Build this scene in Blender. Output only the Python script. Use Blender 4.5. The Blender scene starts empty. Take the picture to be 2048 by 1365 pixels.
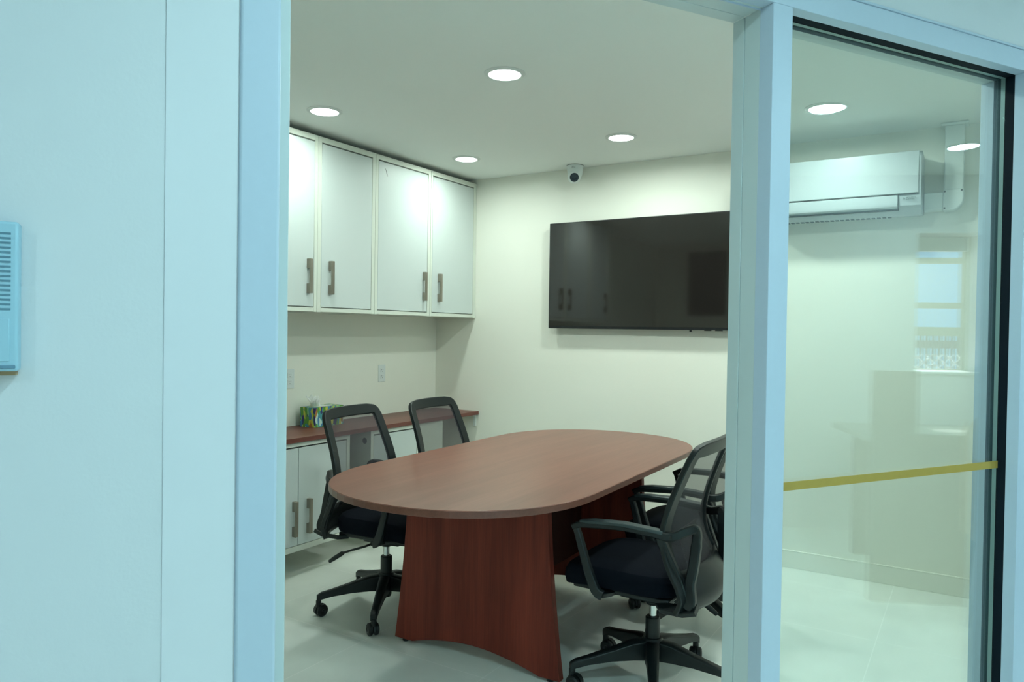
import bpy, bmesh, math, random
from mathutils import Vector, Matrix
random.seed(7)
S = bpy.context.scene
COL = S.collection
R = math.radians
CH = 1.323            # camera height
CEIL = 2.40
YB = 4.43             # back wall
XL = -3.416           # left wall
XR = 3.03             # lobby outer wall

# ------------------------------------------------------------------ camera
cd = bpy.data.cameras.new('camera'); cam = bpy.data.objects.new('camera', cd); COL.objects.link(cam)
yaw, pit, rol = R(-31.8077), R(-0.8244), R(0.8379)
F = Vector((math.sin(yaw)*math.cos(pit), math.cos(yaw)*math.cos(pit), math.sin(pit)))
Rt = Vector((math.cos(yaw), -math.sin(yaw), 0)); Up = Rt.cross(F)
R2 = Rt*math.cos(rol)+Up*math.sin(rol); U2 = -Rt*math.sin(rol)+Up*math.cos(rol)
M = Matrix((R2, U2, -F)).transposed().to_4x4(); M.translation = Vector((0, 0, CH))
cam.matrix_world = M
cd.sensor_width = 36; cd.lens = 1493.5/2048*36; cd.clip_start = 0.02
S.camera = cam

# ------------------------------------------------------------------ world, exposure
w = bpy.data.worlds.new('daylight'); S.world = w; w.use_nodes = True
nt = w.node_tree; nt.nodes.clear()
wo = nt.nodes.new('ShaderNodeOutputWorld'); bg = nt.nodes.new('ShaderNodeBackground')
bg.inputs[0].default_value = (0.26, 0.60, 1.0, 1); bg.inputs[1].default_value = 1.7
nt.links.new(bg.outputs[0], wo.inputs[0])
sd = bpy.data.lights.new('sun', 'SUN'); sd.energy = 22; sd.angle = R(1.5); sd.color = (1, .97, .92)
so_ = bpy.data.objects.new('sun', sd); COL.objects.link(so_); so_.location = (8, 4, 6)
so_.rotation_euler = Vector((1.0, .12, 1.35)).to_track_quat('Z', 'Y').to_euler()
S.view_settings.view_transform = 'Standard'; S.view_settings.look = 'None'
S.view_settings.gamma = 1; S.view_settings.exposure = 0.0
S.view_settings.use_curve_mapping = False
ROOM_L = (0.86, 1.0, 0.92); ROOM_W = 8.8; SIDE_W = 5.5; ROOM_SPREAD = 174       # meeting room downlights
LOB_L = (0.60, 0.93, 1.0); LOB_W = 13.0; LOB_SPREAD = 178         # cool lobby downlights

# ------------------------------------------------------------------ materials
def mat(name, col, rough=.5, metal=0., spec=.5, noise=0., nscale=30., bump=0., bscale=200., emit=None, estr=0., coat=0.):
    m = bpy.data.materials.new(name); m.use_nodes = True
    n = m.node_tree; b = n.nodes['Principled BSDF']
    b.inputs['Base Color'].default_value = (*col, 1); b.inputs['Roughness'].default_value = rough
    b.inputs['Metallic'].default_value = metal; b.inputs['Specular IOR Level'].default_value = spec
    b.inputs['Coat Weight'].default_value = coat
    tc = None
    if noise or bump:
        tc = n.nodes.new('ShaderNodeTexCoord')
    if noise:
        t = n.nodes.new('ShaderNodeTexNoise'); t.inputs['Scale'].default_value = nscale; t.inputs['Detail'].default_value = 4
        r = n.nodes.new('ShaderNodeMapRange'); r.inputs[3].default_value = 1-noise; r.inputs[4].default_value = 1+noise
        mx = n.nodes.new('ShaderNodeMix'); mx.data_type = 'RGBA'; mx.blend_type = 'MULTIPLY'; mx.inputs[0].default_value = 1
        mx.inputs[6].default_value = (*col, 1)
        n.links.new(tc.outputs['Object'], t.inputs['Vector']); n.links.new(t.outputs[0], r.inputs[0])
        n.links.new(r.outputs[0], mx.inputs[7]); n.links.new(mx.outputs[2], b.inputs['Base Color'])
    if bump:
        t = n.nodes.new('ShaderNodeTexNoise'); t.inputs['Scale'].default_value = bscale; t.inputs['Detail'].default_value = 3
        bp = n.nodes.new('ShaderNodeBump'); bp.inputs['Strength'].default_value = bump; bp.inputs['Distance'].default_value = .002
        n.links.new(tc.outputs['Object'], t.inputs['Vector']); n.links.new(t.outputs[0], bp.inputs['Height'])
        n.links.new(bp.outputs[0], b.inputs['Normal'])
    if emit:
        b.inputs['Emission Color'].default_value = (*emit, 1); b.inputs['Emission Strength'].default_value = estr
    return m

def wood(name, c1, c2, axis, rough=.33, spec=.5, scale=1.):
    m = bpy.data.materials.new(name); m.use_nodes = True; n = m.node_tree; b = n.nodes['Principled BSDF']
    tc = n.nodes.new('ShaderNodeTexCoord'); mp = n.nodes.new('ShaderNodeMapping')
    sc = [14*scale]*3; sc[axis] = .9*scale; mp.inputs['Scale'].default_value = sc
    t = n.nodes.new('ShaderNodeTexNoise'); t.inputs['Scale'].default_value = 1; t.inputs['Detail'].default_value = 5; t.inputs['Distortion'].default_value = .6
    mp2 = n.nodes.new('ShaderNodeMapping'); sc2 = [170*scale]*3; sc2[axis] = 6*scale; mp2.inputs['Scale'].default_value = sc2
    t2 = n.nodes.new('ShaderNodeTexNoise'); t2.inputs['Scale'].default_value = 1; t2.inputs['Detail'].default_value = 2
    ad = n.nodes.new('ShaderNodeMix'); ad.inputs[0].default_value = .35
    cr = n.nodes.new('ShaderNodeValToRGB'); cr.color_ramp.elements[0].position = .3; cr.color_ramp.elements[1].position = .7
    cr.color_ramp.elements[0].color = (*c1, 1); cr.color_ramp.elements[1].color = (*c2, 1)
    L = n.links.new
    L(tc.outputs['Object'], mp.inputs[0]); L(mp.outputs[0], t.inputs['Vector'])
    L(tc.outputs['Object'], mp2.inputs[0]); L(mp2.outputs[0], t2.inputs['Vector'])
    L(t.outputs[0], ad.inputs[2]); L(t2.outputs[0], ad.inputs[3]); L(ad.outputs[0], cr.inputs[0]); L(cr.outputs[0], b.inputs['Base Color'])
    b.inputs['Roughness'].default_value = rough; b.inputs['Specular IOR Level'].default_value = spec
    return m

def tile_mat():
    m = bpy.data.materials.new('floor_tile'); m.use_nodes = True; n = m.node_tree; b = n.nodes['Principled BSDF']; L = n.links.new
    tc = n.nodes.new('ShaderNodeTexCoord'); mp = n.nodes.new('ShaderNodeMapping')
    mp.inputs['Location'].default_value = (1.563, -2.346, 0)
    br = n.nodes.new('ShaderNodeTexBrick'); br.offset = 0; br.inputs['Scale'].default_value = 1
    br.inputs['Brick Width'].default_value = .612; br.inputs['Row Height'].default_value = .612
    br.inputs['Mortar Size'].default_value = .0022; br.inputs['Mortar Smooth'].default_value = .2
    br.inputs['Color1'].default_value = (.83, .87, .81, 1); br.inputs['Color2'].default_value = (.85, .89, .83, 1)
    br.inputs['Mortar'].default_value = (.95, .97, .92, 1)
    t = n.nodes.new('ShaderNodeTexNoise'); t.inputs['Scale'].default_value = 3.2; t.inputs['Detail'].default_value = 6
    r = n.nodes.new('ShaderNodeMapRange'); r.inputs[1].default_value = .3; r.inputs[2].default_value = .7; r.inputs[3].default_value = .93; r.inputs[4].default_value = 1.07
    mx = n.nodes.new('ShaderNodeMix'); mx.data_type = 'RGBA'; mx.blend_type = 'MULTIPLY'; mx.inputs[0].default_value = 1
    L(tc.outputs['Object'], mp.inputs[0]); L(mp.outputs[0], br.inputs['Vector']); L(tc.outputs['Object'], t.inputs['Vector'])
    L(t.outputs[0], r.inputs[0]); L(br.outputs['Color'], mx.inputs[6]); L(r.outputs[0], mx.inputs[7]); L(mx.outputs[2], b.inputs['Base Color'])
    r2 = n.nodes.new('ShaderNodeMapRange'); r2.inputs[3].default_value = .30; r2.inputs[4].default_value = .42
    L(t.outputs[0], r2.inputs[0]); L(r2.outputs[0], b.inputs['Roughness'])
    return m

def glass_mat(name='partition_glass', tint=(.955, .985, .975)):
    m = bpy.data.materials.new(name); m.use_nodes = True; n = m.node_tree; n.nodes.clear(); L = n.links.new
    o = n.nodes.new('ShaderNodeOutputMaterial'); mx = n.nodes.new('ShaderNodeMixShader')
    tr = n.nodes.new('ShaderNodeBsdfTransparent'); tr.inputs[0].default_value = (*tint, 1)
    gl = n.nodes.new('ShaderNodeBsdfGlossy'); gl.inputs['Roughness'].default_value = 0; gl.inputs[0].default_value = (1, 1, 1, 1)
    fr = n.nodes.new('ShaderNodeFresnel'); ge = n.nodes.new('ShaderNodeNewGeometry')
    mr = n.nodes.new('ShaderNodeMapRange'); mr.inputs[3].default_value = 1.5; mr.inputs[4].default_value = 1/1.5
    L(ge.outputs['Backfacing'], mr.inputs[0]); L(mr.outputs[0], fr.inputs[0])
    L(fr.outputs[0], mx.inputs[0]); L(tr.outputs[0], mx.inputs[1]); L(gl.outputs[0], mx.inputs[2]); L(mx.outputs[0], o.inputs[0])
    return m

def mesh_fabric(name, col, pitch=.0035, open_=.5, axes=(1, 2)):
    """black net: round holes on a staggered grid"""
    m = bpy.data.materials.new(name); m.use_nodes = True; n = m.node_tree; L = n.links.new
    b = n.nodes['Principled BSDF']; b.inputs['Base Color'].default_value = (*col, 1); b.inputs['Roughness'].default_value = .6
    o = n.nodes['Material Output']; mx = n.nodes.new('ShaderNodeMixShader'); tr = n.nodes.new('ShaderNodeBsdfTransparent')
    tc = n.nodes.new('ShaderNodeTexCoord'); se = n.nodes.new('ShaderNodeSeparateXYZ'); L(tc.outputs['Object'], se.inputs[0])
    def math_(op, a, bb=None):
        q = n.nodes.new('ShaderNodeMath'); q.operation = op
        for i, v in enumerate((a, bb)):
            if v is None: continue
            if isinstance(v, (int, float)): q.inputs[i].default_value = v
            else: L(v, q.inputs[i])
        return q.outputs[0]
    k = 2*math.pi/pitch
    s1 = math_('SINE', math_('MULTIPLY', se.outputs[axes[0]], k)); s2 = math_('SINE', math_('MULTIPLY', se.outputs[axes[1]], k))
    pr = math_('MULTIPLY', s1, s2)
    thr = {.5: 0.0, .4: .10, .3: .35, .2: .5}.get(open_, 0.0)
    g = math_('GREATER_THAN', pr, thr)
    L(g, mx.inputs[0]); L(b.outputs[0], mx.inputs[1]); L(tr.outputs[0], mx.inputs[2]); L(mx.outputs[0], o.inputs[0])
    return m

def print_mat():
    """leafy print of the tissue box: green, blue, yellow and purple blobs"""
    m = bpy.data.materials.new('tissue_print'); m.use_nodes = True; n = m.node_tree; b = n.nodes['Principled BSDF']; L = n.links.new
    tc = n.nodes.new('ShaderNodeTexCoord'); mp = n.nodes.new('ShaderNodeMapping'); mp.inputs['Scale'].default_value = (62, 62, 22)
    nz = n.nodes.new('ShaderNodeTexNoise'); nz.inputs['Scale'].default_value = 14; nz.inputs['Detail'].default_value = 1
    ad = n.nodes.new('ShaderNodeVectorMath'); ad.operation = 'MULTIPLY_ADD'; ad.inputs[1].default_value = (.035, .035, .035)
    L(tc.outputs['Object'], nz.inputs['Vector']); L(nz.outputs['Color'], ad.inputs[0]); L(tc.outputs['Object'], ad.inputs[2]); L(ad.outputs[0], mp.inputs[0])
    vo = n.nodes.new('ShaderNodeTexVoronoi'); vo.inputs['Scale'].default_value = 1; L(mp.outputs[0], vo.inputs['Vector'])
    se = n.nodes.new('ShaderNodeSeparateColor'); L(vo.outputs['Color'], se.inputs[0])
    cr = n.nodes.new('ShaderNodeValToRGB'); cr.color_ramp.interpolation = 'CONSTANT'
    cols = [(0, (.05, .28, .32)), (.16, (.09, .30, .03)), (.34, (.05, .22, .42)), (.48, (.55, .60, .06)), (.60, (.02, .02, .14)), (.74, (.20, .48, .22)), (.86, (.40, .16, .03)), (.92, (.5, .7, .6))]
    e = cr.color_ramp.elements; e[0].position = 0; e[0].color = (*cols[0][1], 1); e[1].position = cols[1][0]; e[1].color = (*cols[1][1], 1)
    for p_, c_ in cols[2:]:
        x = e.new(p_); x.color = (*c_, 1)
    L(se.outputs[0], cr.inputs[0]); L(cr.outputs[0], b.inputs['Base Color']); b.inputs['Roughness'].default_value = .4
    return m

MT = {
    'wall': mat('cream_wall', (.87, .88, .79), .55, spec=.35, bump=.15, bscale=160),
    'ceil': mat('ceiling_paint', (.88, .92, .89), .7, spec=.3, bump=.1, bscale=160),
    'lobwall': mat('white_lobby_wall', (.72, .75, .78), .42, spec=.5, bump=.10, bscale=140),
    'lobstrip': mat('smooth_white_strip', (.75, .78, .82), .30, spec=.55),
    'tile': tile_mat(),
    'frame': mat('powder_coated_frame', (.53, .63, .74), .38, spec=.5, noise=.02, nscale=60),
    'framein': mat('powder_coated_frame_inner', (.60, .68, .68), .42, spec=.5),
    'gasket': mat('black_rubber', (.004, .010, .016), .75, spec=.15),
    'gasket2': mat('grey_rubber', (.022, .045, .065), .7, spec=.2),
    'spacer': mat('glazing_spacer', (.30, .42, .42), .4, metal=.3),
    'tape': mat('gold_tape', (.46, .32, .07), .5, spec=.3, noise=.06, nscale=40),
    'cab': mat('cabinet_carcass', (.70, .74, .66), .5, spec=.35),
    'door': mat('cabinet_door_white', (.62, .68, .665), .42, spec=.35),
    'handle': mat('brushed_nickel', (.33, .30, .25), .38, metal=.85, noise=.05, nscale=300),
    'woodtop': wood('mahogany_top', (.165, .058, .038), (.255, .098, .066), 1, .34, .55),
    'woodleg': wood('mahogany_panel', (.115, .017, .010), (.25, .042, .024), 2, .5, .25),
    'woodcounter': wood('mahogany_counter', (.12, .035, .026), (.19, .06, .042), 1, .4, .5),
    'woodedge': wood('mahogany_edge', (.13, .040, .026), (.21, .070, .045), 1, .33, .6),
    'plastic': mat('black_plastic', (.006, .010, .011), .40, spec=.45, bump=.2, bscale=700),
    'fabric': mat('black_seat_fabric', (.0035, .0055, .010), .9, spec=.10, bump=.4, bscale=900),
    'net': mesh_fabric('black_mesh', (.045, .040, .050), .0034, .4),
    'netlow': mesh_fabric('perforated_shell', (.014, .018, .02), .011, .3),
    'pad': mat('arm_pad_plastic', (.030, .046, .048), .33, spec=.6),
    'woodshade': wood('mahogany_shaded_panel', (.022, .006, .004), (.045, .011, .007), 2, .5, .2),  # leg panel mahogany darkened to carry the shade under the table
    'chrome': mat('chrome', (.7, .72, .72), .15, metal=1),
    'tvscreen': mat('tv_screen', (.016, .014, .0125), .055, spec=.9),
    'tvbody': mat('tv_bezel', (.01, .012, .014), .3),
    'white': mat('white_plastic', (.74, .80, .78), .38),
    'acwhite': mat('ac_white_plastic', (.47, .53, .56), .30, spec=.4),
    'dark': mat('dark_slot', (.01, .012, .012), .6),
    'grey': mat('grey_print', (.09, .12, .12), .6),
    'lens': mat('camera_lens', (.004, .004, .008), .08, spec=.7),
    'print': print_mat(),
    'tissue': mat('tissue_paper', (.86, .88, .84), .9, spec=.1),
    'blue_plastic': mat('pale_blue_plastic', (.38, .62, .74), .4),
    'lampring': mat('lamp_trim_ring', (.72, .76, .74), .4),
    'roomlamp': mat('room_lamp_diffuser', (.9, .9, .9), .5, emit=ROOM_L, estr=14),
    'loblamp': mat('lobby_lamp_diffuser', (.9, .9, .9), .5, emit=LOB_L, estr=14),
    'glass': glass_mat(),
    'winglass': glass_mat('window_glass', (.97, .99, 1)),
    'desk': mat('reception_desk_laminate', (.10, .11, .085), .45, noise=.08, nscale=20),
    'desktop': mat('reception_desk_surface', (.20, .22, .20), .3),
    'tan': mat('tan_leatherette', (.36, .24, .12), .5),
    'vinyl': mat('window_vinyl', (.34, .36, .28), .45),
    'blind': mat('roller_blind', (.75, .8, .78), .6),
    'snow': mat('outdoor_concrete', (.45, .43, .38), .8, noise=.15, nscale=5),
    'wire': mat('galvanised_wire', (.8, .8, .76), .4),
    'fence': mat('dark_picket', (.10, .10, .12), .7),
}

# ------------------------------------------------------------------ geometry helpers
class MB:
    """collects verts/faces and links them as one mesh object"""
    def __init__(s): s.v = []; s.f = []
    def add(s, V, Fc):
        o = len(s.v); s.v += [tuple(q) for q in V]; s.f += [tuple(i+o for i in f) for f in Fc]; return s
    def box(s, x0, x1, y0, y1, z0, z1, fn=None):
        V = [(x, y, z) for z in (z0, z1) for y in (y0, y1) for x in (x0, x1)]
        if fn: V = [fn(*q) for q in V]
        return s.add(V, [(0, 2, 3, 1), (4, 5, 7, 6), (0, 1, 5, 4), (2, 6, 7, 3), (0, 4, 6, 2), (1, 3, 7, 5)])
    def prism(s, poly, a, b, fn):
        """poly 2D points; extruded from a to b; fn(u,v,t)->xyz"""
        n = len(poly); V = [fn(u, v, a) for u, v in poly]+[fn(u, v, b) for u, v in poly]
        return s.add(V, [tuple(range(n))[::-1], tuple(range(n, 2*n))]+[(i, (i+1) % n, n+(i+1) % n, n+i) for i in range(n)])
    def lathe(s, prof, n=24, fn=None, cap=True):
        """prof: list of (r,z)"""
        fn = fn or (lambda x, y, z: (x, y, z)); V = []; Fc = []
        for r, z in prof:
            for i in range(n):
                a = 2*math.pi*i/n; V.append(fn(r*math.cos(a), r*math.sin(a), z))
        for j in range(len(prof)-1):
            for i in range(n):
                k = (i+1) % n; Fc.append((j*n+i, j*n+k, (j+1)*n+k, (j+1)*n+i))
        if cap: Fc.append(tuple(range(n))[::-1]); Fc.append(tuple(range((len(prof)-1)*n, len(prof)*n)))
        return s.add(V, Fc)
    def sweep(s, pts, nrm, ws, hs, closed=False, cap=True):
        """rectangular section: w in-plane, h along nrm"""
        pts = [Vector(p) for p in pts]; n = len(pts); V = []; Fc = []
        for i, p in enumerate(pts):
            a = pts[(i-1) % n] if (closed or i) else p; b = pts[(i+1) % n] if (closed or i < n-1) else p
            t = (b-a).normalized(); nn = Vector(nrm[i] if isinstance(nrm, list) else nrm).normalized()
            sd = t.cross(nn).normalized(); nn = sd.cross(t).normalized()
            w_ = (ws[i] if isinstance(ws, list) else ws)/2; h_ = (hs[i] if isinstance(hs, list) else hs)/2
            c = .32
            for (q, r_) in ((-1, -1+c), (-1+c*h_/max(w_, 1e-6) if w_ > h_ else -1+c, -1), (1-c*h_/max(w_, 1e-6) if w_ > h_ else 1-c, -1), (1, -1+c), (1, 1-c), (1-c*h_/max(w_, 1e-6) if w_ > h_ else 1-c, 1), (-1+c*h_/max(w_, 1e-6) if w_ > h_ else -1+c, 1), (-1, 1-c)):
                V.append(p+sd*w_*q+nn*h_*r_)
        k = 8; m = n if closed else n-1
        for i in range(m):
            j = (i+1) % n
            for q in range(k):
                Fc.append((i*k+q, i*k+(q+1) % k, j*k+(q+1) % k, j*k+q))
        if cap and not closed: Fc.append(tuple(range(k))[::-1]); Fc.append(tuple(range((n-1)*k, n*k)))
        return s.add(V, Fc)
    def tube(s, pts, rad, k=10, cap=True):
        pts = [Vector(p) for p in pts]; n = len(pts); V = []; Fc = []
        up = Vector((0, 0, 1)); t0 = (pts[1]-pts[0]).normalized()
        if abs(t0.z) > .9: up = Vector((0, 1, 0))
        for i, p in enumerate(pts):
            t = (pts[min(i+1, n-1)]-pts[max(i-1, 0)]).normalized(); a = t.cross(up).normalized(); b = a.cross(t).normalized(); up = b
            r = rad[i] if isinstance(rad, list) else rad
            for q in range(k):
                an = 2*math.pi*q/k; V.append(p+a*math.cos(an)*r+b*math.sin(an)*r)
        for i in range(n-1):
            for q in range(k): Fc.append((i*k+q, i*k+(q+1) % k, (i+1)*k+(q+1) % k, (i+1)*k+q))
        if cap: Fc.append(tuple(range(k))[::-1]); Fc.append(tuple(range((n-1)*k, n*k)))
        return s.add(V, Fc)
    def grid(s, fn, nu, nv, thick=0., nfn=None):
        V = []; Fc = []
        for j in range(nv+1):
            for i in range(nu+1): V.append(Vector(fn(i/nu, j/nv)))
        for j in range(nv):
            for i in range(nu):
                a = j*(nu+1)+i; Fc.append((a, a+1, a+nu+2, a+nu+1))
        return s.add(V, Fc)
    def build(s, name, m, parent=None, bevel=0., seg=2, smooth=False, origin=None, solid=0.):
        me = bpy.data.meshes.new(name); vs = s.v
        if origin: vs = [(a-origin[0], b-origin[1], c-origin[2]) for a, b, c in vs]
        me.from_pydata([tuple(q) for q in vs], [], s.f); me.update()
        bm = bmesh.new(); bm.from_mesh(me); bmesh.ops.recalc_face_normals(bm, faces=bm.faces) if not solid else None
        bm.to_mesh(me); bm.free()
        me.materials.append(MT[m] if isinstance(m, str) else m)
        o = bpy.data.objects.new(name, me); COL.objects.link(o)
        if origin: o.location = origin
        if parent: o.parent = parent
        if solid:
            q = o.modifiers.new('s', 'SOLIDIFY'); q.thickness = solid; q.offset = 0
        if bevel:
            q = o.modifiers.new('b', 'BEVEL'); q.width = bevel; q.segments = seg; q.limit_method = 'ANGLE'; q.angle_limit = R(35)
            q.harden_normals = False
        if smooth or bevel:
            for pl in me.polygons: pl.use_smooth = True
            try: me.set_sharp_from_angle(angle=R(32 if not bevel else 40))
            except Exception: pass
        return o

def tag(o, label=None, cat=None, group=None, kind=None):
    if label: o['label'] = label
    if cat: o['category'] = cat
    if group: o['group'] = group
    if kind: o['kind'] = kind
    return o
def thing(name, label, cat, loc=(0, 0, 0), rz=0., group=None):
    o = bpy.data.objects.new(name, None); COL.objects.link(o); o.location = loc; o.rotation_euler = (0, 0, rz)
    o.empty_display_size = .1
    return tag(o, label, cat, group)
def structure(name, label, loc=(0, 0, 0)):
    o = bpy.data.objects.new(name, None); COL.objects.link(o); o.location = loc
    return tag(o, label, kind='structure')
def copy_tree(root, loc, rz=None, label=None):
    r = root.copy(); COL.objects.link(r); r.location = loc
    if rz is not None: r.rotation_euler = (0, 0, rz)
    if label: r['label'] = label
    for ch in list(root.children):
        c = ch.copy(); COL.objects.link(c); c.parent = r
        for g in ch.children:
            d = g.copy(); COL.objects.link(d); d.parent = c
    return r
def text_mesh(txt, size, name, m, parent, mtx, extrude=.0004, bold=0.):
    cu = bpy.data.curves.new(name, 'FONT'); cu.body = txt; cu.size = size; cu.extrude = extrude; cu.offset = bold
    cu.align_x = 'LEFT'
    t = bpy.data.objects.new(name, cu); COL.objects.link(t)
    dg = bpy.context.evaluated_depsgraph_get(); me = bpy.data.meshes.new_from_object(t.evaluated_get(dg))
    bpy.data.objects.remove(t); me.materials.clear(); me.materials.append(MT[m]); me.name = name
    o = bpy.data.objects.new(name, me); COL.objects.link(o); o.parent = parent; o.matrix_local = mtx
    return o

# partition frame of reference: u along the partition, d across it
PA = R(57.6183); PN = (-math.sin(PA), math.cos(PA)); PU = (math.cos(PA), math.sin(PA))
def P(u, d, z): return (PN[0]*d+PU[0]*u, PN[1]*d+PU[1]*u, z)
D0, D1 = 1.27, 1.40
def uy(y, d): return (y-PN[1]*d)/PU[1]      # u where the partition plane d meets a given y

# ------------------------------------------------------------------ shell
tag(MB().box(XL-.1, XR+.1, -3.1, YB+.1, -.1, 0).build('floor', 'tile'), kind='structure')
tag(MB().box(XL-.1, XR+.1, -3.1, YB+.1, CEIL, CEIL+.1).build('ceiling', 'ceil'), kind='structure')
tag(MB().box(XL-.1, XR+.1, YB, YB+.1, 0, CEIL).build('wall_back', 'wall'), kind='structure')
tag(MB().box(XL-.1, XL, -3.1, YB, 0, CEIL).build('wall_left', 'wall'), kind='structure')
# room's front wall from the left wall to the partition
uF = uy(-.2, D1); xF = P(uF, D1, 0)[0]
tag(MB().prism([(XL, -.2), (XL, -.3), (P(uy(-.3, D1), D1, 0)[0], -.3), (xF, -.2)], 0, CEIL, lambda a, b, t: (a, b, t)).build('wall_front', 'wall'), kind='structure')
# lobby walls
tag(MB().box(XL, XR, -3.1, -3.0, 0, CEIL).build('wall_entrance', 'lobwall'), kind='structure')
WY0, WY1, WZ0, WZ1 = 3.545, 3.985, 1.066, 2.015
lw = MB(); lw.box(XR, XR+.30, -3.0, WY0, 0, CEIL); lw.box(XR, XR+.30, WY1, YB, 0, CEIL)
lw.box(XR, XR+.30, WY0, WY1, 0, WZ0); lw.box(XR, XR+.30, WY0, WY1, WZ1, CEIL)
tag(lw.build('wall_right', 'lobwall'), kind='structure')
# the partition wall: solid part left of the door frame, over the header, right of the glazing
UJ0, UJ1 = .125, 2.285     # outer sides of the whole frame
ZH0, ZH1 = .747+CH, .809+CH
DW = D0+.006
uS = uy(-3.0, DW); uE = uy(YB, DW)
pw = MB()
def wallseg(u0, u1, z0, z1):
    pw.box(u0, u1, DW, D1, z0, z1, lambda u, d, z: P(u, d, z))
wallseg(uS, UJ0, 0, CEIL); wallseg(UJ0, UJ1, ZH1, CEIL); wallseg(UJ1, uy(YB, D1), 0, CEIL)
tag(pw.build('wall_partition', 'lobwall'), kind='structure')
# slightly raised, lighter and smoother strip of wall beside the door frame
tag(MB().box(.018, UJ0-.002, D0+.0043, DW, 0, CEIL, lambda u, d, z: P(u, d, z)).build('wall_strip_1', 'lobstrip'), kind='structure')
# baseboard of the back wall
bb = MB().box(-3.0, 1.2, YB-.014, YB, 0, .098); bb.box(-3.0, 1.2, YB-.016, YB, .094, .1)
tag(bb.build('baseboard_back', 'wall', bevel=.002), kind='structure')

# ------------------------------------------------------------------ the door frame (door_1)
uL0, uL1, uLs = .125, .1885, .2096          # left jamb: face, stop
uP0, uP1 = .9891*D0, 1.0354*D0              # post between opening and glass
uR = 1.738*D0                               # right jamb face
PB = lambda m, u0, u1, d0, d1, z0, z1: m.box(u0, u1, d0, d1, z0, z1, lambda u, d, z: P(u, d, z))
door = structure('door_1', 'pale blue metal frame around the open doorway, no door leaf')
j = MB(); PB(j, uL0, uL1, D0, D0+.042, 0, ZH0); j.build('jamb', 'frame', door, bevel=.005, seg=3)
j = MB(); PB(j, uL0+.02, uLs, D0+.042, D1, 0, ZH0); js = j.build('jamb_stop', 'framein', door, bevel=.0015)
sc = MB(); c0 = P(.2015, D0+.0415, 0)
def scfn(x, y, z): return (c0[0]+PU[0]*x-PN[0]*z, c0[1]+PU[1]*x-PN[1]*z, CH+.716+y)
sc.lathe([(.0042, 0), (.0042, .0008), (.003, .0016)], 16, scfn)
so = sc.build('screw', 'chrome', js, smooth=True)
MB().lathe([(.0012, .0017), (.0012, .0021)], 8, scfn).build('screw_recess', 'dark', js)
j = MB(); PB(j, uP0, uP1, D0, D0+.042, 0, ZH0); j.build('post', 'frame', door, bevel=.0015)
j = MB(); PB(j, uP0+.0005, uP1-.002, D0+.0415, D0+.0905, 0, ZH0); j.build('post_web', 'framein', door, bevel=.001)
j = MB(); PB(j, uP0, uP1-.002, D0+.0920, D1, 0, ZH0); j.build('post_inner', 'framein', door, bevel=.001)
j = MB(); PB(j, uP0+.004, uP1-.006, D0+.089, D0+.094, 0, ZH0); j.build('seam', 'dark', door)
# header
j = MB(); PB(j, uL0, UJ1, D0, D0+.034, ZH0, ZH1-.006); j.build('header', 'frame', door, bevel=.0015)
j = MB(); PB(j, uL0, UJ1, D0-.004, D0+.02, ZH1-.006, ZH1); j.build('header_lip', 'frame', door, bevel=.001)
j = MB(); PB(j, uLs-.01, uP0, D0+.034, D0+.0905, ZH0, ZH1-.008); PB(j, uLs-.01, uP0, D0+.092, D1, ZH0, ZH1-.008); j.build('header_soffit', 'framein', door, bevel=.001)
j = MB(); PB(j, uLs-.01, uP0, D0+.040, D0+.043, ZH0-.0035, ZH0+.002); j.build('header_edge', 'frame', door)

# ------------------------------------------------------------------ glazed screen (window_1)
win = structure('window_1', 'tall glazed screen beside the doorway with a gold tape line')
j = MB(); PB(j, uR, UJ1, D0, D0+.034, 0, ZH0); PB(j, uR, UJ1, D0+.092, D1, 0, ZH0); j.build('jamb', 'frame', win, bevel=.001)
j = MB(); PB(j, uP1-.004, uR+.02, D0+.092, D1, ZH0, ZH1-.008); j.build('inner_header', 'framein', win, bevel=.001)
j = MB(); PB(j, uP1, UJ1, D0, D0+.040, 0, .10); PB(j, uP1, UJ1, D0+.085, D1, 0, .10); j.build('bottom_rail', 'frame', win, bevel=.0015)
g = MB(); PB(g, uP1-.004, uR, D0+.034, D0+.060, ZH0, ZH0+.02); PB(g, uR, uR+.02, D0+.034, D0+.060, .10, ZH0+.02); PB(g, uP1-.012, uP1-.002, D0+.044, D0+.060, .10, ZH0)
g.build('front_gasket', 'gasket', win)
g = MB(); PB(g, uP1-.004, uR, D0+.060, D0+.072, ZH0, ZH0+.02); PB(g, uR, uR+.02, D0+.060, D0+.072, .10, ZH0+.02); g.build('glazing_channel', 'spacer', win)
g = MB(); PB(g, uP1-.004, uR, D0+.072, D0+.092, ZH0, ZH0+.02); PB(g, uR, uR+.02, D0+.072, D0+.092, .10, ZH0+.02); g.build('rear_gasket', 'gasket2', win)
for (a, b) in ((.0575, .0610), (.0715, .0750)):
    g = MB(); PB(g, uP1-.003, uR+.0, D0+a, D0+b, .10, ZH0); g.build('glass_pane', 'glass', win)
g = MB(); PB(g, uP1-.003, uR, D0+.0560, D0+.0568, CH-.378, CH-.357); g.build('tape_strip', 'tape', win)

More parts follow.
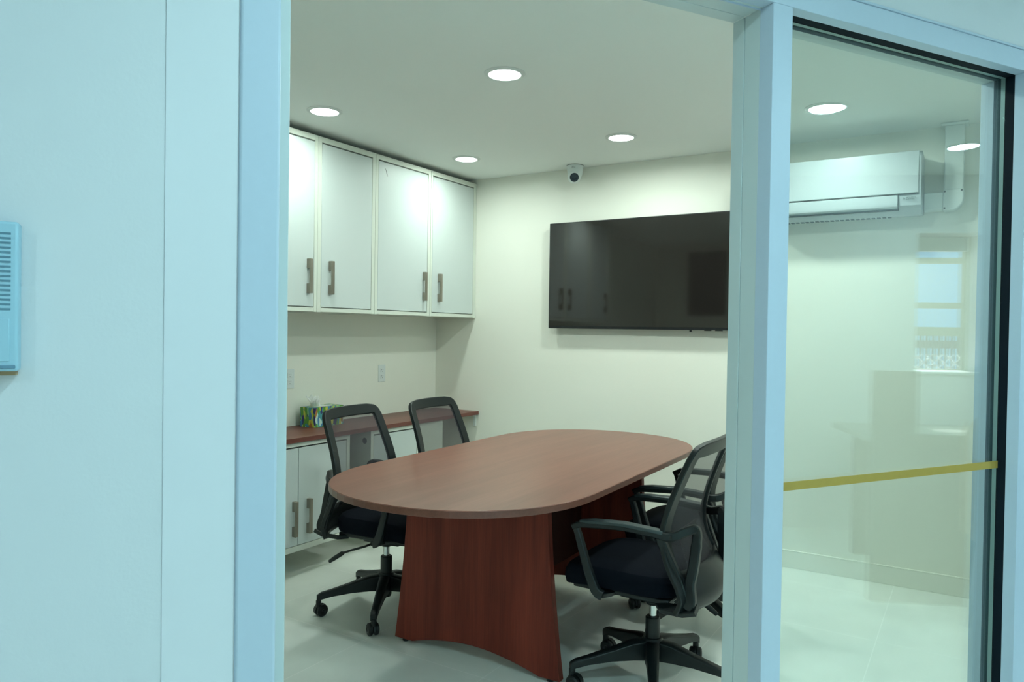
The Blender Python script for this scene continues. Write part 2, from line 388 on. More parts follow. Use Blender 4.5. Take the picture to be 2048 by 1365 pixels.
# ------------------------------------------------------------------ outer window (window_2) + yard beyond it
w2 = structure('window_2', 'small double hung window in the lobby wall, mirrored in the glass')
XW = XR+.25
f = MB(); GY1 = 3.945
f.box(XW, XW+.035, WY0, WY0+.004, WZ0, WZ1); f.box(XW, XW+.035, GY1, WY1, WZ0, WZ1)
f.box(XW, XW+.035, WY0, GY1, WZ0, WZ0+.03); f.box(XW, XW+.035, WY0, GY1, 1.326, 1.389); f.box(XW, XW+.035, WY0, GY1, 1.834, 1.874); f.box(XW, XW+.035, WY0, GY1, 1.52, 1.56)
f.build('window_frame', 'vinyl', w2)
MB().box(XR-.012, XW+.002, WY0+.001, WY1-.001, WZ0+.001, WZ0+.022).build('window_sill', 'white', w2, bevel=.006, seg=3)
MB().box(XW-.045, XW-.002, WY0+.002, WY1-.03, 1.915, 2.01).build('blind_cassette', 'blind', w2)
MB().box(XW+.015, XW+.019, WY0+.004, GY1, WZ0+.03, 1.834).build('pane', 'winglass', w2)
fe = MB(); y = 2.6
while y < 8.5:
    fe.box(6.0, 6.02, y, y+.034, 0, 1.40); y += .062
fe.box(6.03, 6.06, 2.6, 8.5, .5, .6); fe.box(6.03, 6.06, 2.6, 8.5, 1.2, 1.28)
tag(fe.build('picket_fence', 'fence'), 'dark picket fence outside, seen in the glass reflection of the window', 'fence')
cf = MB(); zt = 1.16
for i in range(-12, 40):
    y0 = 3.2+i*.09
    cf.tube([(4.9, y0, .2), (4.9, y0+(zt-.2), zt)], .006, 4); cf.tube([(4.9, y0+(zt-.2), .2), (4.9, y0, zt)], .006, 4)
tag(cf.build('wire_fence', 'wire'), 'galvanised diamond wire fence outside in front of the pickets', 'fence')
tag(MB().box(XR+.30, 12, -1, 12, -.12, -.02).build('yard_ground', 'snow'), kind='structure')

# ------------------------------------------------------------------ ceiling lights
def make_lamp(name, label, cat, loc, diff, group, col, watt, spread):
    t = thing(name, label, cat, loc, 0, group)
    MB().lathe([(.088, 0), (.088, -.002), (.080, -.006), (.069, -.007), (.067, -.003)], 48).build('trim_ring', 'lampring', t, smooth=True)
    MB().lathe([(.067, -.001), (.067, -.0045), (.060, -.0055)], 48).build('diffuser', diff, t, smooth=True)
    ld = bpy.data.lights.new('lamp_light', 'AREA'); ld.shape = 'DISK'; ld.size = .126; ld.energy = watt; ld.color = col; ld.spread = R(spread)
    lo = bpy.data.objects.new('lamp_light', ld); COL.objects.link(lo); lo.location = (0, 0, -.0062); lo.parent = t
    return t
g1 = 'recessed downlights of the meeting room'
l0 = make_lamp('ceiling_light', 'round recessed downlight nearest the doorway, above the table end', 'ceiling light', (-1.70, 2.652, CEIL), 'roomlamp', g1, ROOM_L, ROOM_W, ROOM_SPREAD)
for loc, lab, wt in (((-1.685, 3.83, CEIL), 'round recessed downlight in front of the television, right of the camera dome', 0),
                 ((-.63, 3.79, CEIL), 'round recessed downlight seen through the glass above the air conditioner', 0),
                 ((-.63, 2.65, CEIL), 'round recessed downlight behind the metal post of the doorway', 0),
                 ((-2.77, 2.668, CEIL), 'round recessed downlight near the upper cabinets, beside the door jamb', SIDE_W),
                 ((-2.745, 3.85, CEIL), 'round recessed downlight above the far end of the upper cabinets', SIDE_W)):
    c_ = copy_tree(l0, loc, None, lab)
    if wt:      # the two lamps next to the cabinets burn a little dimmer
        for k_ in c_.children:
            if k_.type == 'LIGHT': k_.data = k_.data.copy(); k_.data.energy = wt
g2 = 'recessed downlights of the lobby'  # apart from the two mirrored lamps, these are added to light the lobby
l1 = make_lamp('lobby_light', 'cool white lobby downlight mirrored at the glass edge beside the pipe cover', 'ceiling light', (2.236, 3.462, CEIL), 'loblamp', g2, LOB_L, LOB_W, LOB_SPREAD)
for loc, lab in (((1.452, 2.5, CEIL), 'cool white lobby downlight mirrored beside the downlight behind the glass'),
                 ((2.2, .95, CEIL), 'added cool fill downlight over the middle of the lobby, out of view'),
                 ((.05, .75, CEIL), 'cool white lobby downlight near the camera position'),  # unseen lamp added to brighten the floor and table leg beyond the doorway
                 ((2.2, -1.6, CEIL), 'added cool fill downlight by the entrance corner, out of view'),
                 ((-.2, -1.5, CEIL), 'added cool fill downlight by the entrance wall, out of view')):
    copy_tree(l1, loc, None, lab)

# ------------------------------------------------------------------ upper cabinets
def make_handle(parent, x, y, z, h=.185, wy=.020, side=1):
    """bridge pull: two wide posts and a thin outer bar"""
    m = MB(); k = .052
    m.box(x, x+.020, y-wy/2, y+wy/2, z-h/2, z-h/2+k); m.box(x, x+.020, y-wy/2, y+wy/2, z+h/2-k, z+h/2)
    m.box(x+.020, x+.028, y-wy/2, y+wy/2, z-h/2, z+h/2)
    return m.build('handle', 'handle', parent, bevel=.0008)
XC = -3.061; XWL = XL
def upper(y0, y1, dy0, dy1, hy, label):
    z0, z1 = 1.407, 2.368
    t = thing('wall_cabinet', label, 'cabinet', (0, 0, 0), 0, 'white upper cabinets over the counter')
    m = MB(); m.box(XWL, XC, y0, dy0-.003, z0, z1); m.box(XWL, XC, dy1+.003, y1, z0, z1)
    m.box(XWL, XC, dy0-.003, dy1+.003, z1-.030, z1); m.box(XWL, XC, dy0-.003, dy1+.003, z0+.002, z0+.024)
    m.box(XWL, XWL+.01, dy0-.003, dy1+.003, z0+.024, z1-.03); m.box(XWL+.01, XC-.022, dy0, dy1, z0+.024, z0+.028)
    m.build('carcass', 'cab', t, bevel=.0008)
    d = MB().box(XC-.019, XC-.001, dy0, dy1, z0+.029, z1-.037).build('door', 'door', t, bevel=.001)
    make_handle(d, XC-.001, hy, 1.323+.277)
    return t
upper(2.433, 2.905, 2.460, 2.881, 2.842, 'white upper cabinet at the door jamb, partly cut off by it')
upper(1.95, 2.430, 2.050, 2.400, 2.095, 'white upper cabinet behind the door jamb, its handle mirrored in the television')
upper(2.908, 3.364, 2.937, 3.335, 3.002, 'narrow white upper cabinet, second from the doorway')
uc3 = upper(3.367, 3.897, 3.394, 3.869, 3.832, 'white upper cabinet with a small scuff near its top')
upper(3.900, 4.427, 3.922, 4.391, 3.992, 'white upper cabinet against the television wall')
dr3 = [c for c in uc3.children if c.name.startswith('door')][0]
sm = MB(); sm.add([(XC-.0005, 3.449, 2.296), (XC-.0005, 3.454, 2.293), (XC-.0005, 3.468, 2.263), (XC-.0005, 3.473, 2.246), (XC-.0005, 3.462, 2.262)], [(0, 1, 2, 3, 4)])
sm.build('scuff_mark', 'grey', dr3)

# ------------------------------------------------------------------ base cabinets, counter
XB = -3.032
def base_cab(y0, y1, doors, label, grommet=False):
    z0, z1 = .133, .712
    t = thing('base_cabinet', label, 'cabinet', (0, 0, 0), 0, 'white base cabinets under the counter')
    a, b = doors[0][0], doors[-1][1]
    m = MB(); m.box(XWL, XB, y0, a-.003, z0, z1); m.box(XWL, XB, b+.003, y1, z0, z1)
    m.box(XWL, XB, a-.003, b+.003, z0, z0+.030); m.box(XWL, XB, a-.003, b+.003, z1-.022, z1); m.box(XWL, XWL+.01, a-.003, b+.003, z0+.03, z1-.022)
    m.build('carcass', 'cab', t, bevel=.0008)
    for (p0, p1, hy) in doors:
        d = MB().box(XB-.019, XB-.001, p0, p1, z0+.033, z1-.030).build('door', 'door', t, bevel=.001)
        if hy: make_handle(d, XB-.001, hy, .311)
    if grommet:
        MB().lathe([(.016, 0), (.018, .002), (.010, .003)], 20, lambda x, y, z: (-3.08+x, y0-z, .651+y)).build('grommet', 'grey', t, smooth=True)
    return t
base_cab(2.38, 3.144, [(2.405, 2.761, 2.732), (2.765, 3.116, 2.832)], 'white two-door base cabinet at the door jamb with two bar handles')
base_cab(3.319, 4.02, [(3.345, 3.745, 3.40)], 'white base cabinet behind the far left chair, beyond the knee space', True)
ct = MB().box(XL+.001, -3.019, 2.30, YB-.001, .714, .739)
tag(ct.build('countertop', 'woodcounter', bevel=.001), 'dark mahogany countertop running under the upper cabinets', 'countertop')
wb = MB(); wb.box(-3.062, -3.040, YB-.04, YB-.0005, .707, .7135); wb.box(-3.062, -3.040, YB-.006, YB-.0005, .628, .7135)
tag(wb.build('shelf_bracket', 'white', bevel=.001), 'small white bracket holding the countertop end at the back wall', 'bracket')

def outlet(y, z, label):
    t = thing('wall_outlet', label, 'outlet', (XL, y, z), 0, 'duplex outlets above the counter')
    MB().box(0, .005, -.035, .035, -.058, .058).build('cover_plate', 'white', t, bevel=.002)
    for s in (-1, 1):
        r = MB().box(.0048, .0075, -.017, .017, s*.021-.014, s*.021+.014).build('receptacle', 'white', t, bevel=.003)
        q = MB(); q.box(.0072, .0079, -.008, -.006, s*.021, s*.021+.008); q.box(.0072, .0079, .005, .007, s*.021, s*.021+.008); q.box(.0072, .0079, -.002, .002, s*.021-.010, s*.021-.006)
        q.build('slots', 'dark', r)
    return t
outlet(3.835, 1.019, 'white duplex outlet on the wall between counter and upper cabinets')
outlet(3.033, 1.019, 'white duplex outlet half hidden by the door jamb, above the tissue box')

# ------------------------------------------------------------------ tissue box
tb = thing('tissue_box', 'tissue box with a bright leafy green and blue print', 'tissue box', (-3.310, 3.195, .739), R(2))
MB().box(-.058, .058, -.120, .120, 0, .116).build('carton', 'print', tb, bevel=.0015)
MB().prism([(.032*math.cos(a), .08*math.sin(a)) for a in [i*math.pi/12 for i in range(24)]], .1158, .1168, lambda a, b, t: (a, b, t)).build('opening', 'tissue', tb)
def tis(ph, ax, h):
    def fn(u, v):
        a = (u-.5)*1.9; r = .034*(1-.25*v)+.012*math.sin(7*u*math.pi+ph)*v
        z = .112+h*v*(1-.25*abs(math.sin(5*u+ph)))
        return (.25*r*math.sin(3*a+ph)+.012*ax+.02*ax*v, -.055+r*math.sin(a)*1.1+.012*math.sin(4*v+ph), z)
    return fn
tm = MB(); tm.grid(tis(.3, -1, .075), 14, 6); tm.grid(tis(1.9, 1, .062), 14, 6); tm.grid(tis(3.0, .2, .07), 14, 6)
to = tm.build('tissue', 'tissue', tb, smooth=True, solid=.0006)

# ------------------------------------------------------------------ television
tv = thing('television', 'large black flat screen television mounted on the back wall', 'television', (-1.806, YB, 1.34))
W2 = .615
MB().box(-W2, W2, -.070, -.045, 0, .697).build('bezel', 'tvbody', tv, bevel=.002)
MB().box(-W2+.006, W2-.006, -.0715, -.0698, .016, .691).build('screen', 'tvscreen', tv)
MB().box(-.40, .40, -.046, -.012, .08, .55).build('rear_housing', 'tvbody', tv, bevel=.01)
MB().box(-.2, .2, -.013, -.001, .18, .44).build('wall_mount', 'tvbody', tv)
MB().box(.350, .362, -.068, -.058, -.012, .001).build('sensor', 'tvbody', tv, bevel=.001)
MB().box(.440, .478, -.068, -.05, -.004, .001).build('control_button', 'dark', tv); MB().box(.505, .545, -.068, -.05, -.004, .001).build('control_button', 'dark', tv)

# dark board on the front wall (mirrored in the television)
db = MB().box(-2.99, -2.535, -.2, -.165, 1.535, 2.305)
tag(db.build('wall_board', mat('dark_board', (.012, .014, .02), .5), bevel=.004), 'dark board on the front wall, mirrored in the television screen', 'board')

# ------------------------------------------------------------------ security camera
sc = thing('security_camera', 'white turret security camera with a black eye on the ceiling', 'security camera', (-2.232, 4.345, CEIL))
MB().lathe([(.052, 0), (.054, -.004), (.0535, -.010), (.051, -.035), (.047, -.062), (.041, -.076), (.026, -.082)], 40).build('base', 'white', sc, smooth=True)
MB().lathe([(.0545, -.0005), (.0555, -.002), (.0545, -.0035)], 40).build('base_gap', 'grey', sc, smooth=True)
look = (Vector((0, 0, CH))-Vector((-2.232, 4.345, 2.34))); look.z -= .2; look = look.normalized()
rot = look.to_track_quat('Z', 'Y').to_matrix()
def ball(prof, name, m, par):
    b = MB(); cc = Vector((.003, -.014, -.078))
    b.lathe(prof, 36, lambda x, y, z: tuple(rot @ Vector((x, y, z))+cc)); return b.build(name, m, par, smooth=True)
sph = [(.0425*math.cos(a), .041*math.sin(a)) for a in [R(-80+i*11) for i in range(12)]]
bl = ball(sph+[(.0300, .034), (.0290, .036)], 'ball_housing', 'white', sc)
ball([(.0285, .0355), (.0285, .0372), (.024, .0376), (.012, .0366), (.006, .0366)], 'lens', 'lens', bl)
look2 = Vector((math.sin(R(28)), -math.cos(R(28)), 0))
zx = look2; xx = Vector((-look2.y, look2.x, 0)); mt = Matrix((xx, Vector((0, 0, 1)), zx)).transposed().to_4x4(); mt.translation = zx*.0525+xx*(-.022)+Vector((0, 0, -.024))
text_mesh('alhua', .011, 'logo', 'grey', sc, mt)

# ------------------------------------------------------------------ air conditioner
ac = thing('air_conditioner', 'white wall mounted split air conditioner behind the glass', 'air conditioner', (-.645, YB, 1.93))
acw = .405
prof = [(0, .02), (-.16, .002), (-.205, .028), (-.222, .045), (-.228, .098), (-.232, .11), (-.232, .290), (-.225, .306), (-.19, .318), (0, .318)]
MB().prism(prof, -acw, acw, lambda a, b, t: (t, a, b)).build('body', 'acwhite', ac, bevel=.004, seg=3)
MB().box(-acw+.002, acw-.012, -.2365, -.2300, .104, .312).build('front_panel', 'acwhite', ac, bevel=.003, seg=3)
q = MB(); q.box(-acw+.004, acw-.013, -.2335, -.226, .0985, .103); q.box(acw-.103, acw-.1, -.231, -.2, .028, .1); q.box(-acw+.004, acw-.100, -.216, -.19, .0235, .0275); q.build('panel_gap', 'dark', ac)
fl = MB(); fl.prism([(-.223, .032), (-.2325, .040), (-.2355, .055), (-.2365, .097), (-.230, .098), (-.218, .034)], -acw+.004, acw-.104, lambda a, b, t: (t, a, b)); fl.build('louver_flap', 'acwhite', ac, bevel=.0015)
q = MB()
for i in range(26): q.box(-acw+.03+i*.025, -acw+.046+i*.025, -.150-.0, -.12, .0, .0035)
q.build('outlet_grille', 'grey', ac)
lg = MB(); cx, cz, r_ = acw-.0760, .0785, .0075
for a in (90, 210, 330):
    a = R(a); dx, dz = math.cos(a), math.sin(a); px, pz = -dz, dx
    V = [(cx, -.2330, cz), (cx+dx*r_*.5+px*r_*.30, -.2330, cz+dz*r_*.5+pz*r_*.30), (cx+dx*r_, -.2330, cz+dz*r_), (cx+dx*r_*.5-px*r_*.30, -.2330, cz+dz*r_*.5-pz*r_*.30)]
    lg.add(V, [(0, 1, 2, 3)])
lg.build('logo', 'grey', ac)
mt = Matrix(((1, 0, 0, acw-.067), (0, 0, -1, -.2328), (0, 1, 0, .0800), (0, 0, 0, 1)))
text_mesh('MITSUBISHI', .0086, 'brand_text', 'grey', ac, mt, .0002, .0002)
mt = Matrix(((1, 0, 0, acw-.067), (0, 0, -1, -.2328), (0, 1, 0, .0715), (0, 0, 0, 1)))
text_mesh('ELECTRIC', .0086, 'brand_text', 'grey', ac, mt, .0002, .0002)

pc = thing('pipe_cover', 'white pipe cover rising from the air conditioner to the ceiling', 'pipe cover', (0, YB, 0))
ex, ez = -.113, 2.01
MB().box(-.238, -.150, -.075, -.001, ez-.045, ez+.045).build('horizontal_duct', 'white', pc, bevel=.006, seg=3)
arc = [(-.152, ez-.050), (-.120, ez-.050)]+[(-.120+.058*math.cos(R(a)), ez+.008+.058*math.sin(R(a))) for a in range(-80, 1, 16)]+[(-.062, ez+.055), (-.152, ez+.055)]
MB().prism(arc, -.082, -.001, lambda a, b, t: (a, t, b)).build('elbow', 'white', pc, bevel=.006, seg=3)
MB().box(-.150, -.064, -.074, -.001, ez+.05, CEIL-.012).build('vertical_duct', 'white', pc, bevel=.006, seg=3)
MB().box(-.168, -.046, -.092, -.001, CEIL-.014, CEIL-.001).build('ceiling_collar', 'white', pc, bevel=.006, seg=3)
for sx, sz in ((-.145, ez+.044), (-.072, ez+.046), (-.145, ez-.040)):
    MB().lathe([(.0045, 0), (.0045, .003), (.003, .004)], 12, lambda x, y, z, sx=sx, sz=sz: (sx+x, -.082-z, sz+y)).build('screw', 'grey', pc, smooth=True)

# ------------------------------------------------------------------ wall unit on the lobby side
wu = thing('wall_vent', 'pale blue slotted plastic unit on the wall at the left edge', 'wall vent', P(-.168, DW, 1.255), PA)
# local x along the partition, local y into the wall
m = MB(); m.box(-.14, 0, -.030, 0, 0, .210); m.build('housing', 'blue_plastic', wu, bevel=.004, seg=3)
m = MB(); m.box(-.138, -.004, -.020, 0, -.006, .004); m.build('base_plate', 'tan', wu)
m = MB()
for i in range(17):
    z = .196-i*.0066-.003
    m.box(-.132, -.009, -.0306, -.026, z-.0016, z+.0012)
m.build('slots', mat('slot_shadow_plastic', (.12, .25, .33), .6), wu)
MB().box(-.132, -.010, -.0315, -.028, .014, .074).build('lower_cover', 'blue_plastic', wu, bevel=.001)
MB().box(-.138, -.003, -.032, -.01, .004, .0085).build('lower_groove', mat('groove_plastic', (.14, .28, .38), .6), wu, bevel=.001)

# ------------------------------------------------------------------ reception desk and chair in the lobby
rd = thing('reception_desk', 'dark reception desk in the lobby, mirrored in the glass', 'desk', (0, 0, 0))
MB().box(1.62, 1.66, 2.98, 4.25, 0, .84).build('front_panel', 'desk', rd, bevel=.003)
MB().box(1.62, 1.66, 2.79, 3.00, 0, 1.15).build('end_tower', 'desk', rd, bevel=.003)
MB().box(1.66, 2.9, 2.98, 4.25, .71, .745).build('worktop', 'desktop', rd, bevel=.002)
MB().box(2.45, 2.49, 2.98, 4.25, 0, .71).build('back_panel', 'desk', rd)
vc = thing('visitor_chair', 'tan chair with a rounded back in front of the reception desk', 'chair', (1.12, 3.35, 0), R(180))
def rr(w_, h0, h1, r, n=8):
    pts = [(-w_, h0), (w_, h0)]
    for i in range(n+1): a = math.pi/2*i/n; pts.append((w_-r+r*math.cos(a), h1-r+r*math.sin(a)))
    for i in range(n+1): a = math.pi/2+math.pi/2*i/n; pts.append((-w_+r+r*math.cos(a), h1-r+r*math.sin(a)))
    return pts
MB().prism(rr(.24, .42, 1.0, .17), -.28, -.22, lambda a, b, t: (t-.05*(b-.45), a, b)).build('backrest', 'tan', vc, bevel=.012, seg=3)
MB().box(-.24, .24, -.24, .24, .40, .48).build('seat', 'tan', vc, bevel=.02, seg=3)
for sx in (-1, 1):
    for sy in (-1, 1):
        MB().tube([(sx*.21, sy*.21, .41), (sx*.24, sy*.23, .0)], .013, 10).build('leg', 'chrome', vc, smooth=True)

# ------------------------------------------------------------------ conference table
tb = thing('conference_table', 'oval racetrack conference table in dark mahogany with panel legs', 'table', (-1.662, 2.910, 0), R(1.4))
def outline(hw, hl, ee, n=28, ex=2.15):
    pts = []
    for k in range(n+1):
        a = math.pi*k/n; c, s = math.cos(a), math.sin(a)
        pts.append((hw*math.copysign(abs(c)**(2/ex), c), hl-ee+ee*abs(s)**(2/ex)))
    return pts+[(-x, -y) for x, y in pts]
MB().prism(outline(.517, 1.069, .54), .7245, .75, lambda a, b, t: (a, b, t)).build('tabletop', 'woodtop', tb, bevel=.0025, seg=2)
MB().prism(outline(.5185, 1.0705, .5415), .7265, .7480, lambda a, b, t: (a, b, t)).build('edge_band', 'woodedge', tb)
def slab(y):
    ox = -.032; N = 20; poly = []
    # right side, concave flare
    for i in range(N+1):
        t = i/N; z = .7245*(1-t)+.012*t; poly.append((ox+.330+.062*t**1.6, z))
    # bottom with arch
    for i in range(N+1):
        t = i/N; x = .30-.60*t; z = .012+.048*math.sin(math.pi*t)**.9 if 0 < t < 1 else .012
        poly.append((ox+x, z))
    for i in range(N+1):
        t = 1-i/N; z = .7245*(1-t)+.012*t; poly.append((ox-.330-.062*t**1.6, z))
    o = MB().prism(poly, y-.016, y+.016, lambda a, b, t: (a, t, b)).build('leg_panel', 'woodleg', tb, bevel=.001)
    for s in (-1, 1):
        MB().lathe([(.014, .013), (.014, .002), (.012, 0)], 16, lambda x, yy, z, s=s: (ox+s*.345+x, y+yy, z)).build('glide', 'plastic', o, smooth=True)
slab(-.45); slab(.535)
MB().box(-.045, -.020, -.434, .519, .20, .7245).build('stretcher_panel', 'woodshade', tb)

# ------------------------------------------------------------------ mesh task chairs
def smooth_path(pts, n=6):
    """catmull-rom through 2D/3D points"""
    P_ = [Vector(p) for p in pts]; out = []
    for i in range(len(P_)-1):
        a = P_[max(i-1, 0)]; b = P_[i]; c = P_[i+1]; d = P_[min(i+2, len(P_)-1)]
        for k in range(n):
            t = k/n; out.append(.5*((2*b)+(-a+c)*t+(2*a-5*b+4*c-d)*t*t+(-a+3*b-3*c+d)*t**3))
    out.append(P_[-1]); return out

BZ = [(.36, -.165), (.39, -.200), (.43, -.203), (.50, -.158), (.58, -.124), (.66, -.120), (.75, -.145), (.85, -.182), (.945, -.222)]
def bx(z):
    if z <= BZ[0][0]: return BZ[0][1]
    for (z0, x0), (z1, x1) in zip(BZ, BZ[1:]):
        if z <= z1: return x0+(x1-x0)*(z-z0)/(z1-z0)
    return BZ[-1][1]
def bsm(z): return (bx(z-.015)+bx(z)+bx(z+.015)+bx(z-.03)+bx(z+.03))/5
def bw(z): return .211+.027*max(0, min(1, (.945-z)/.30))
def bpt(y, z, off=0.):
    k = (y/.21)**2
    deep = .020 if z > .6 else .020+.035*min(1, (.6-z)/.15)
    return (bsm(z)-deep*(1-k)+off, y, z)

def make_chair(label):
    t = thing('office_chair', label, 'chair', (0, 0, 0), 0, 'black mesh office chairs around the table')
    # seat: stacked superellipse loops
    def loop(hw, hl, z, cx, ex=4.5, n=48):
        o = []
        for k in range(n):
            a = 2*math.pi*k/n; c, s = math.cos(a), math.sin(a)
            x = hl*math.copysign(abs(c)**(2/ex), c); y = hw*math.copysign(abs(s)**(2/ex), s)
            xx = cx+x; zz = z-.030*max(0, (xx-.14)/.16)**2-.004*(1-abs(y/hw))*0
            o.append((xx, y, zz))
        return o
    st = MB(); L = [(.195, .205, .392), (.222, .228, .405), (.228, .233, .430), (.226, .231, .455), (.214, .220, .472), (.190, .198, .481), (.12, .13, .484), (.03, .035, .484)]
    n = 48; V = []; Fc = []
    for hw, hl, z in L: V += loop(hw, hl, z, .068)
    for j_ in range(len(L)-1):
        for i in range(n): Fc.append((j_*n+i, j_*n+(i+1) % n, (j_+1)*n+(i+1) % n, (j_+1)*n+i))
    Fc.append(tuple(range(n))[::-1]); Fc.append(tuple(range((len(L)-1)*n, len(L)*n)))
    st.add(V, Fc); st.build('seat', 'fabric', t, smooth=True)
    MB().prism([(-.13, -.19), (.24, -.19), (.26, -.12), (.26, .12), (.24, .19), (-.13, .19)], .376, .396, lambda a, b, q: (a, b, q)).build('seat_pan', 'plastic', t, bevel=.006)
    # back frame: one continuous bent band from bottom left over the top to bottom right
    side = [.365, .39, .42, .46, .50, .54, .58, .62, .66, .70, .75, .80, .85, .89]
    r = .026; top = .945-.026; pts = []; ws = []
    for z in side: pts.append((-(bw(z)-.022), z)); ws.append(.050 if z < .6 else .046)
    hwt = bw(top)-.022
    for i in range(5):
        a = math.pi-math.pi/2*(i/4); pts.append((-hwt+r+r*math.cos(a), top-r+r*math.sin(a))); ws.append(.046)
    for i in range(1, 10): y = (-hwt+r)+(2*(hwt-r))*i/10; pts.append((y, top+.004*(1-(y/hwt)**2))); ws.append(.052)
    left = pts[:len(side)+5]; lw_ = ws[:len(side)+5]
    pts = pts+[(-y, z) for y, z in left[::-1]]; ws = ws+lw_[::-1]
    P3 = [Vector(bpt(y, z)) for y, z in pts]
    nr = []
    for y, z in pts:
        a = Vector(bpt(y, z+.01)); b = Vector(bpt(y, z-.01)); c = Vector(bpt(y+.01, z)); d = Vector(bpt(y-.01, z)); nr.append((c-d).cross(a-b))
    MB().sweep(P3, nr, ws, .020).build('back_frame', 'plastic', t, smooth=True)
    # net
    def net(u, v):
        z = .50+(.915-.50)*v; hw = bw(z)-.03; return bpt((2*u-1)*hw, z, .002)
    MB().grid(net, 20, 34).build('back_mesh', 'net', t, smooth=True)
    # lower shell joining the frame sides, sweeping back and under the seat
    def shell(u, v):
        z = .375+(.505-.375)*v; hw = bw(z)-.03; return bpt((2*u-1)*hw, z)
    MB().grid(shell, 22, 10).build('lower_shell', 'plastic', t, smooth=True, solid=.016)
    def lum(u, v):
        z = .495+(.625-.495)*v; hw = .085+.045*(1-v); return bpt((2*u-1)*hw, z, .008)
    MB().grid(lum, 12, 8).build('lumbar_panel', 'netlow', t, smooth=True, solid=.004)
    # bracket from shell to mechanism
    MB().sweep([(-.235, 0, .40), (-.21, 0, .372), (-.15, 0, .356), (-.03, 0, .352)], (0, 1, 0), .022, .12).build('back_bracket', 'plastic', t, smooth=True)
    m = MB(); m.box(-.09, .11, -.065, .065, .325, .378); m.lathe([(.030, .325), (.026, .300)], 20); m.build('tilt_mechanism', 'plastic', t, bevel=.008)
    MB().tube([(.0, -.06, .338), (-.01, -.15, .335), (-.075, -.163, .312), (-.115, -.168, .296), (-.125, -.168, .292), (-.17, -.172, .262), (-.192, -.175, .246)], [.005, .005, .005, .005, .010, .010, .008], 10).build('lever', 'plastic', t, smooth=True)
    # arm loops
    for s in (-1, 1):
        yy = s*.242
        def pol(path, ws_, nm, th=.026):
            return path, ws_
        a = MB()
        loopA = [(.208, .258, .618), (.184, .258, .630), (.14, .255, .635), (.02, .243, .640), (-.10, .236, .632), (-.150, .226, .630), (-.185, .192, .644), (-.206, .160, .650), (-.212, .150, .632), (-.212, .156, .590), (-.210, .178, .520), (-.206, .196, .470), (-.215, .212, .420), (-.205, .214, .392)]
        sp = smooth_path([(x, s*y_, z) for x, y_, z in loopA], 3)
        wA = []
        for q in sp:
            wA.append(.022 if q.x > -.12 else (.030 if q.z > .6 else .034))
        a.sweep(sp, (0, 1, 0), wA, .028)
        fl_ = smooth_path([(.200, s*.258, .622), (.187, s*.257, .59), (.155, s*.250, .48), (.125, s*.242, .40), (.100, s*.236, .382)], 3)
        a.sweep(fl_, (0, 1, 0), [.018+.016*min(1, i/8) for i in range(len(fl_))], .024)
        stt = smooth_path([(-.110, s*.232, .622), (-.130, s*.226, .575), (-.160, s*.216, .505), (-.185, s*.212, .44), (-.195, s*.212, .40)], 3)
        a.sweep(stt, (0, 1, 0), .030, .024)
        a.sweep([(-.235, s*.212, .392), (-.19, s*.212, .378), (-.12, s*.205, .374), (-.10, s*.17, .374)], (0, .3, 1), .05, .018)
        a.sweep([(.113, s*.240, .385), (.100, s*.20, .382), (.09, s*.14, .382)], (0, 0, 1), .05, .016)
        arm = a.build('armrest', 'plastic', t, smooth=True)
        MB().sweep([(.180, s*.256, .641), (.13, s*.252, .6475), (.02, s*.243, .652), (-.09, s*.237, .645), (-.12, s*.232, .641)], (0, 0, 1), [.028, .038, .042, .038, .032], .012).build('arm_pad', 'pad', arm, smooth=True)
        MB().lathe([(.007, 0), (.007, .001)], 14, lambda x, y, z, yy=yy, s=s: (-.148+x, s*(.2415+z), .630+y)).build('bolt', 'dark', arm)
    # column and five-star base
    MB().lathe([(.022, .065), (.026, .075), (.027, .11), (.027, .252), (.024, .256)], 28).build('column', 'plastic', t, smooth=True)
    MB().lathe([(.0135, .25), (.0135, .33)], 20).build('gas_lift', 'chrome', t, smooth=True)
    MB().lathe([(.034, .098), (.040, .105), (.042, .165), (.034, .178)], 28).build('base_hub', 'plastic', t, smooth=True)
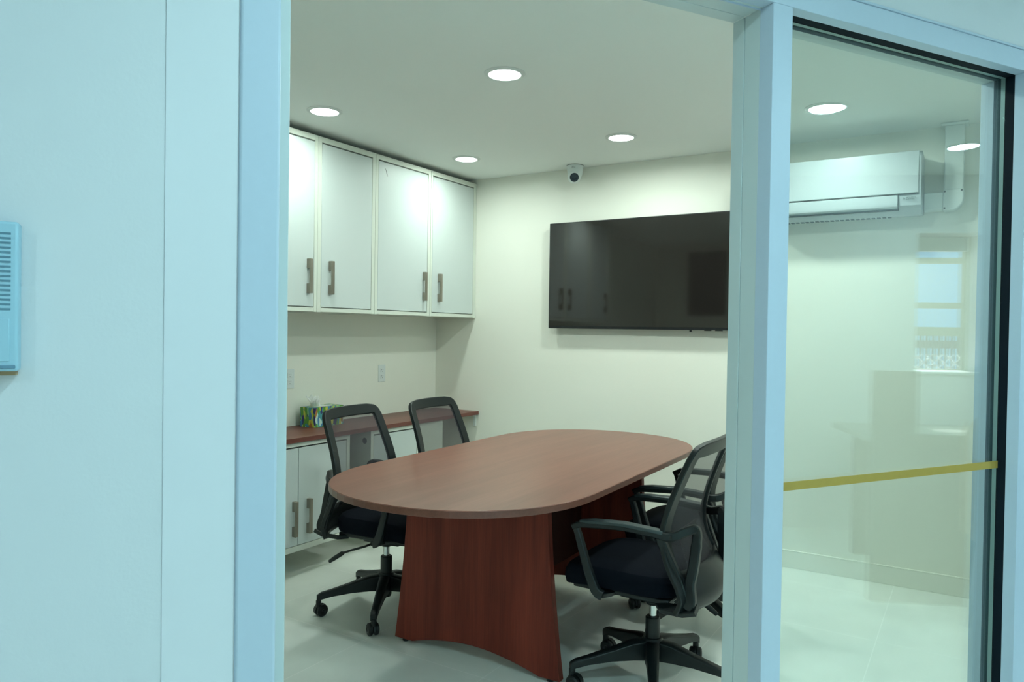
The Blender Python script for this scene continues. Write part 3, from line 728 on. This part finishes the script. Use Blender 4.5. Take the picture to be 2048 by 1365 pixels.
    for k in range(5):
        an = 2*math.pi*k/5; c, s_ = math.cos(an), math.sin(an)
        rf = lambda x, y, z, c=c, s_=s_: (c*x-s_*y, s_*x+c*y, z)
        b = MB()
        # tapered arm: section by stations (r, half width, z bottom, z top)
        stn = [(.028, .026, .098, .172), (.08, .024, .100, .166), (.16, .020, .098, .142), (.25, .0165, .088, .118), (.296, .015, .078, .108), (.316, .013, .066, .096)]
        V = []; Fc = []
        for (r0, hw, z0, z1) in stn:
            V += [rf(r0, -hw, z0), rf(r0, hw, z0), rf(r0, hw, z1-.006), rf(r0, hw*.6, z1), rf(r0, -hw*.6, z1), rf(r0, -hw, z1-.006)]
        for i in range(len(stn)-1):
            for q in range(6): Fc.append((i*6+q, i*6+(q+1) % 6, (i+1)*6+(q+1) % 6, (i+1)*6+q))
        Fc.append(tuple(range(6))[::-1]); Fc.append(tuple(range(30, 36)))
        b.add(V, Fc)
        arm = b.build('base_arm', 'plastic', t, bevel=.002, smooth=True)
        # caster turned to its own angle
        ca = an+random.choice([.5, 1.2, -.8, 2.2, -.4]); c2, s2 = math.cos(ca), math.sin(ca); bxp, byp = c*.306, s_*.306
        cf = lambda x, y, z: (bxp+c2*x-s2*y, byp+s2*x+c2*y, z)
        q = MB(); rw = .027
        for sd in (-1, 1):
            q.lathe([(.006, .004), (rw-.004, .004), (rw, .008), (rw, .019), (rw-.006, .024), (.010, .0255), (.006, .023)], 24, lambda x, y, z, sd=sd: cf(-.010+x, sd*z, rw+y))
        hood = [(-.010+(rw+.003)*math.cos(R(a_)), rw+(rw+.003)*math.sin(R(a_))) for a_ in range(-10, 191, 20)]
        q.prism(hood, -.0038, .0038, lambda a_, b_, tt: cf(a_, tt, b_))
        q.lathe([(.012, .045), (.012, .072), (.009, .076)], 14, lambda x, y, z: cf(x+.002, y, z))
        q.build('caster', 'plastic', arm, smooth=True)
    return t

# base angle is set by a turn of the whole star: build with the measured angle for each chair
ch = make_chair('black mesh office chair on the near left, in front of the tissue box')
def turn(root, ph):
    for c in root.children:
        if c.name.startswith('base_arm'): c.rotation_euler = (0, 0, ph)
ch.location = (-2.332, 2.668, 0); ch.rotation_euler = (0, 0, R(6))
c2 = copy_tree(ch, (-2.283, 3.225, 0), R(3.0), 'black mesh office chair on the far left, nearer the television wall')
c3 = copy_tree(ch, (-1.010, 2.662, 0), R(180), 'black mesh office chair on the near right, whole base visible by the doorway')
c4 = copy_tree(ch, (-1.060, 3.345, 0), R(180), 'black mesh office chair on the far right, mostly behind the nearer chair')
turn(ch, R(9.25+4.3-6)); turn(c2, R(15)); turn(c3, R(40.4)); turn(c4, R(0))
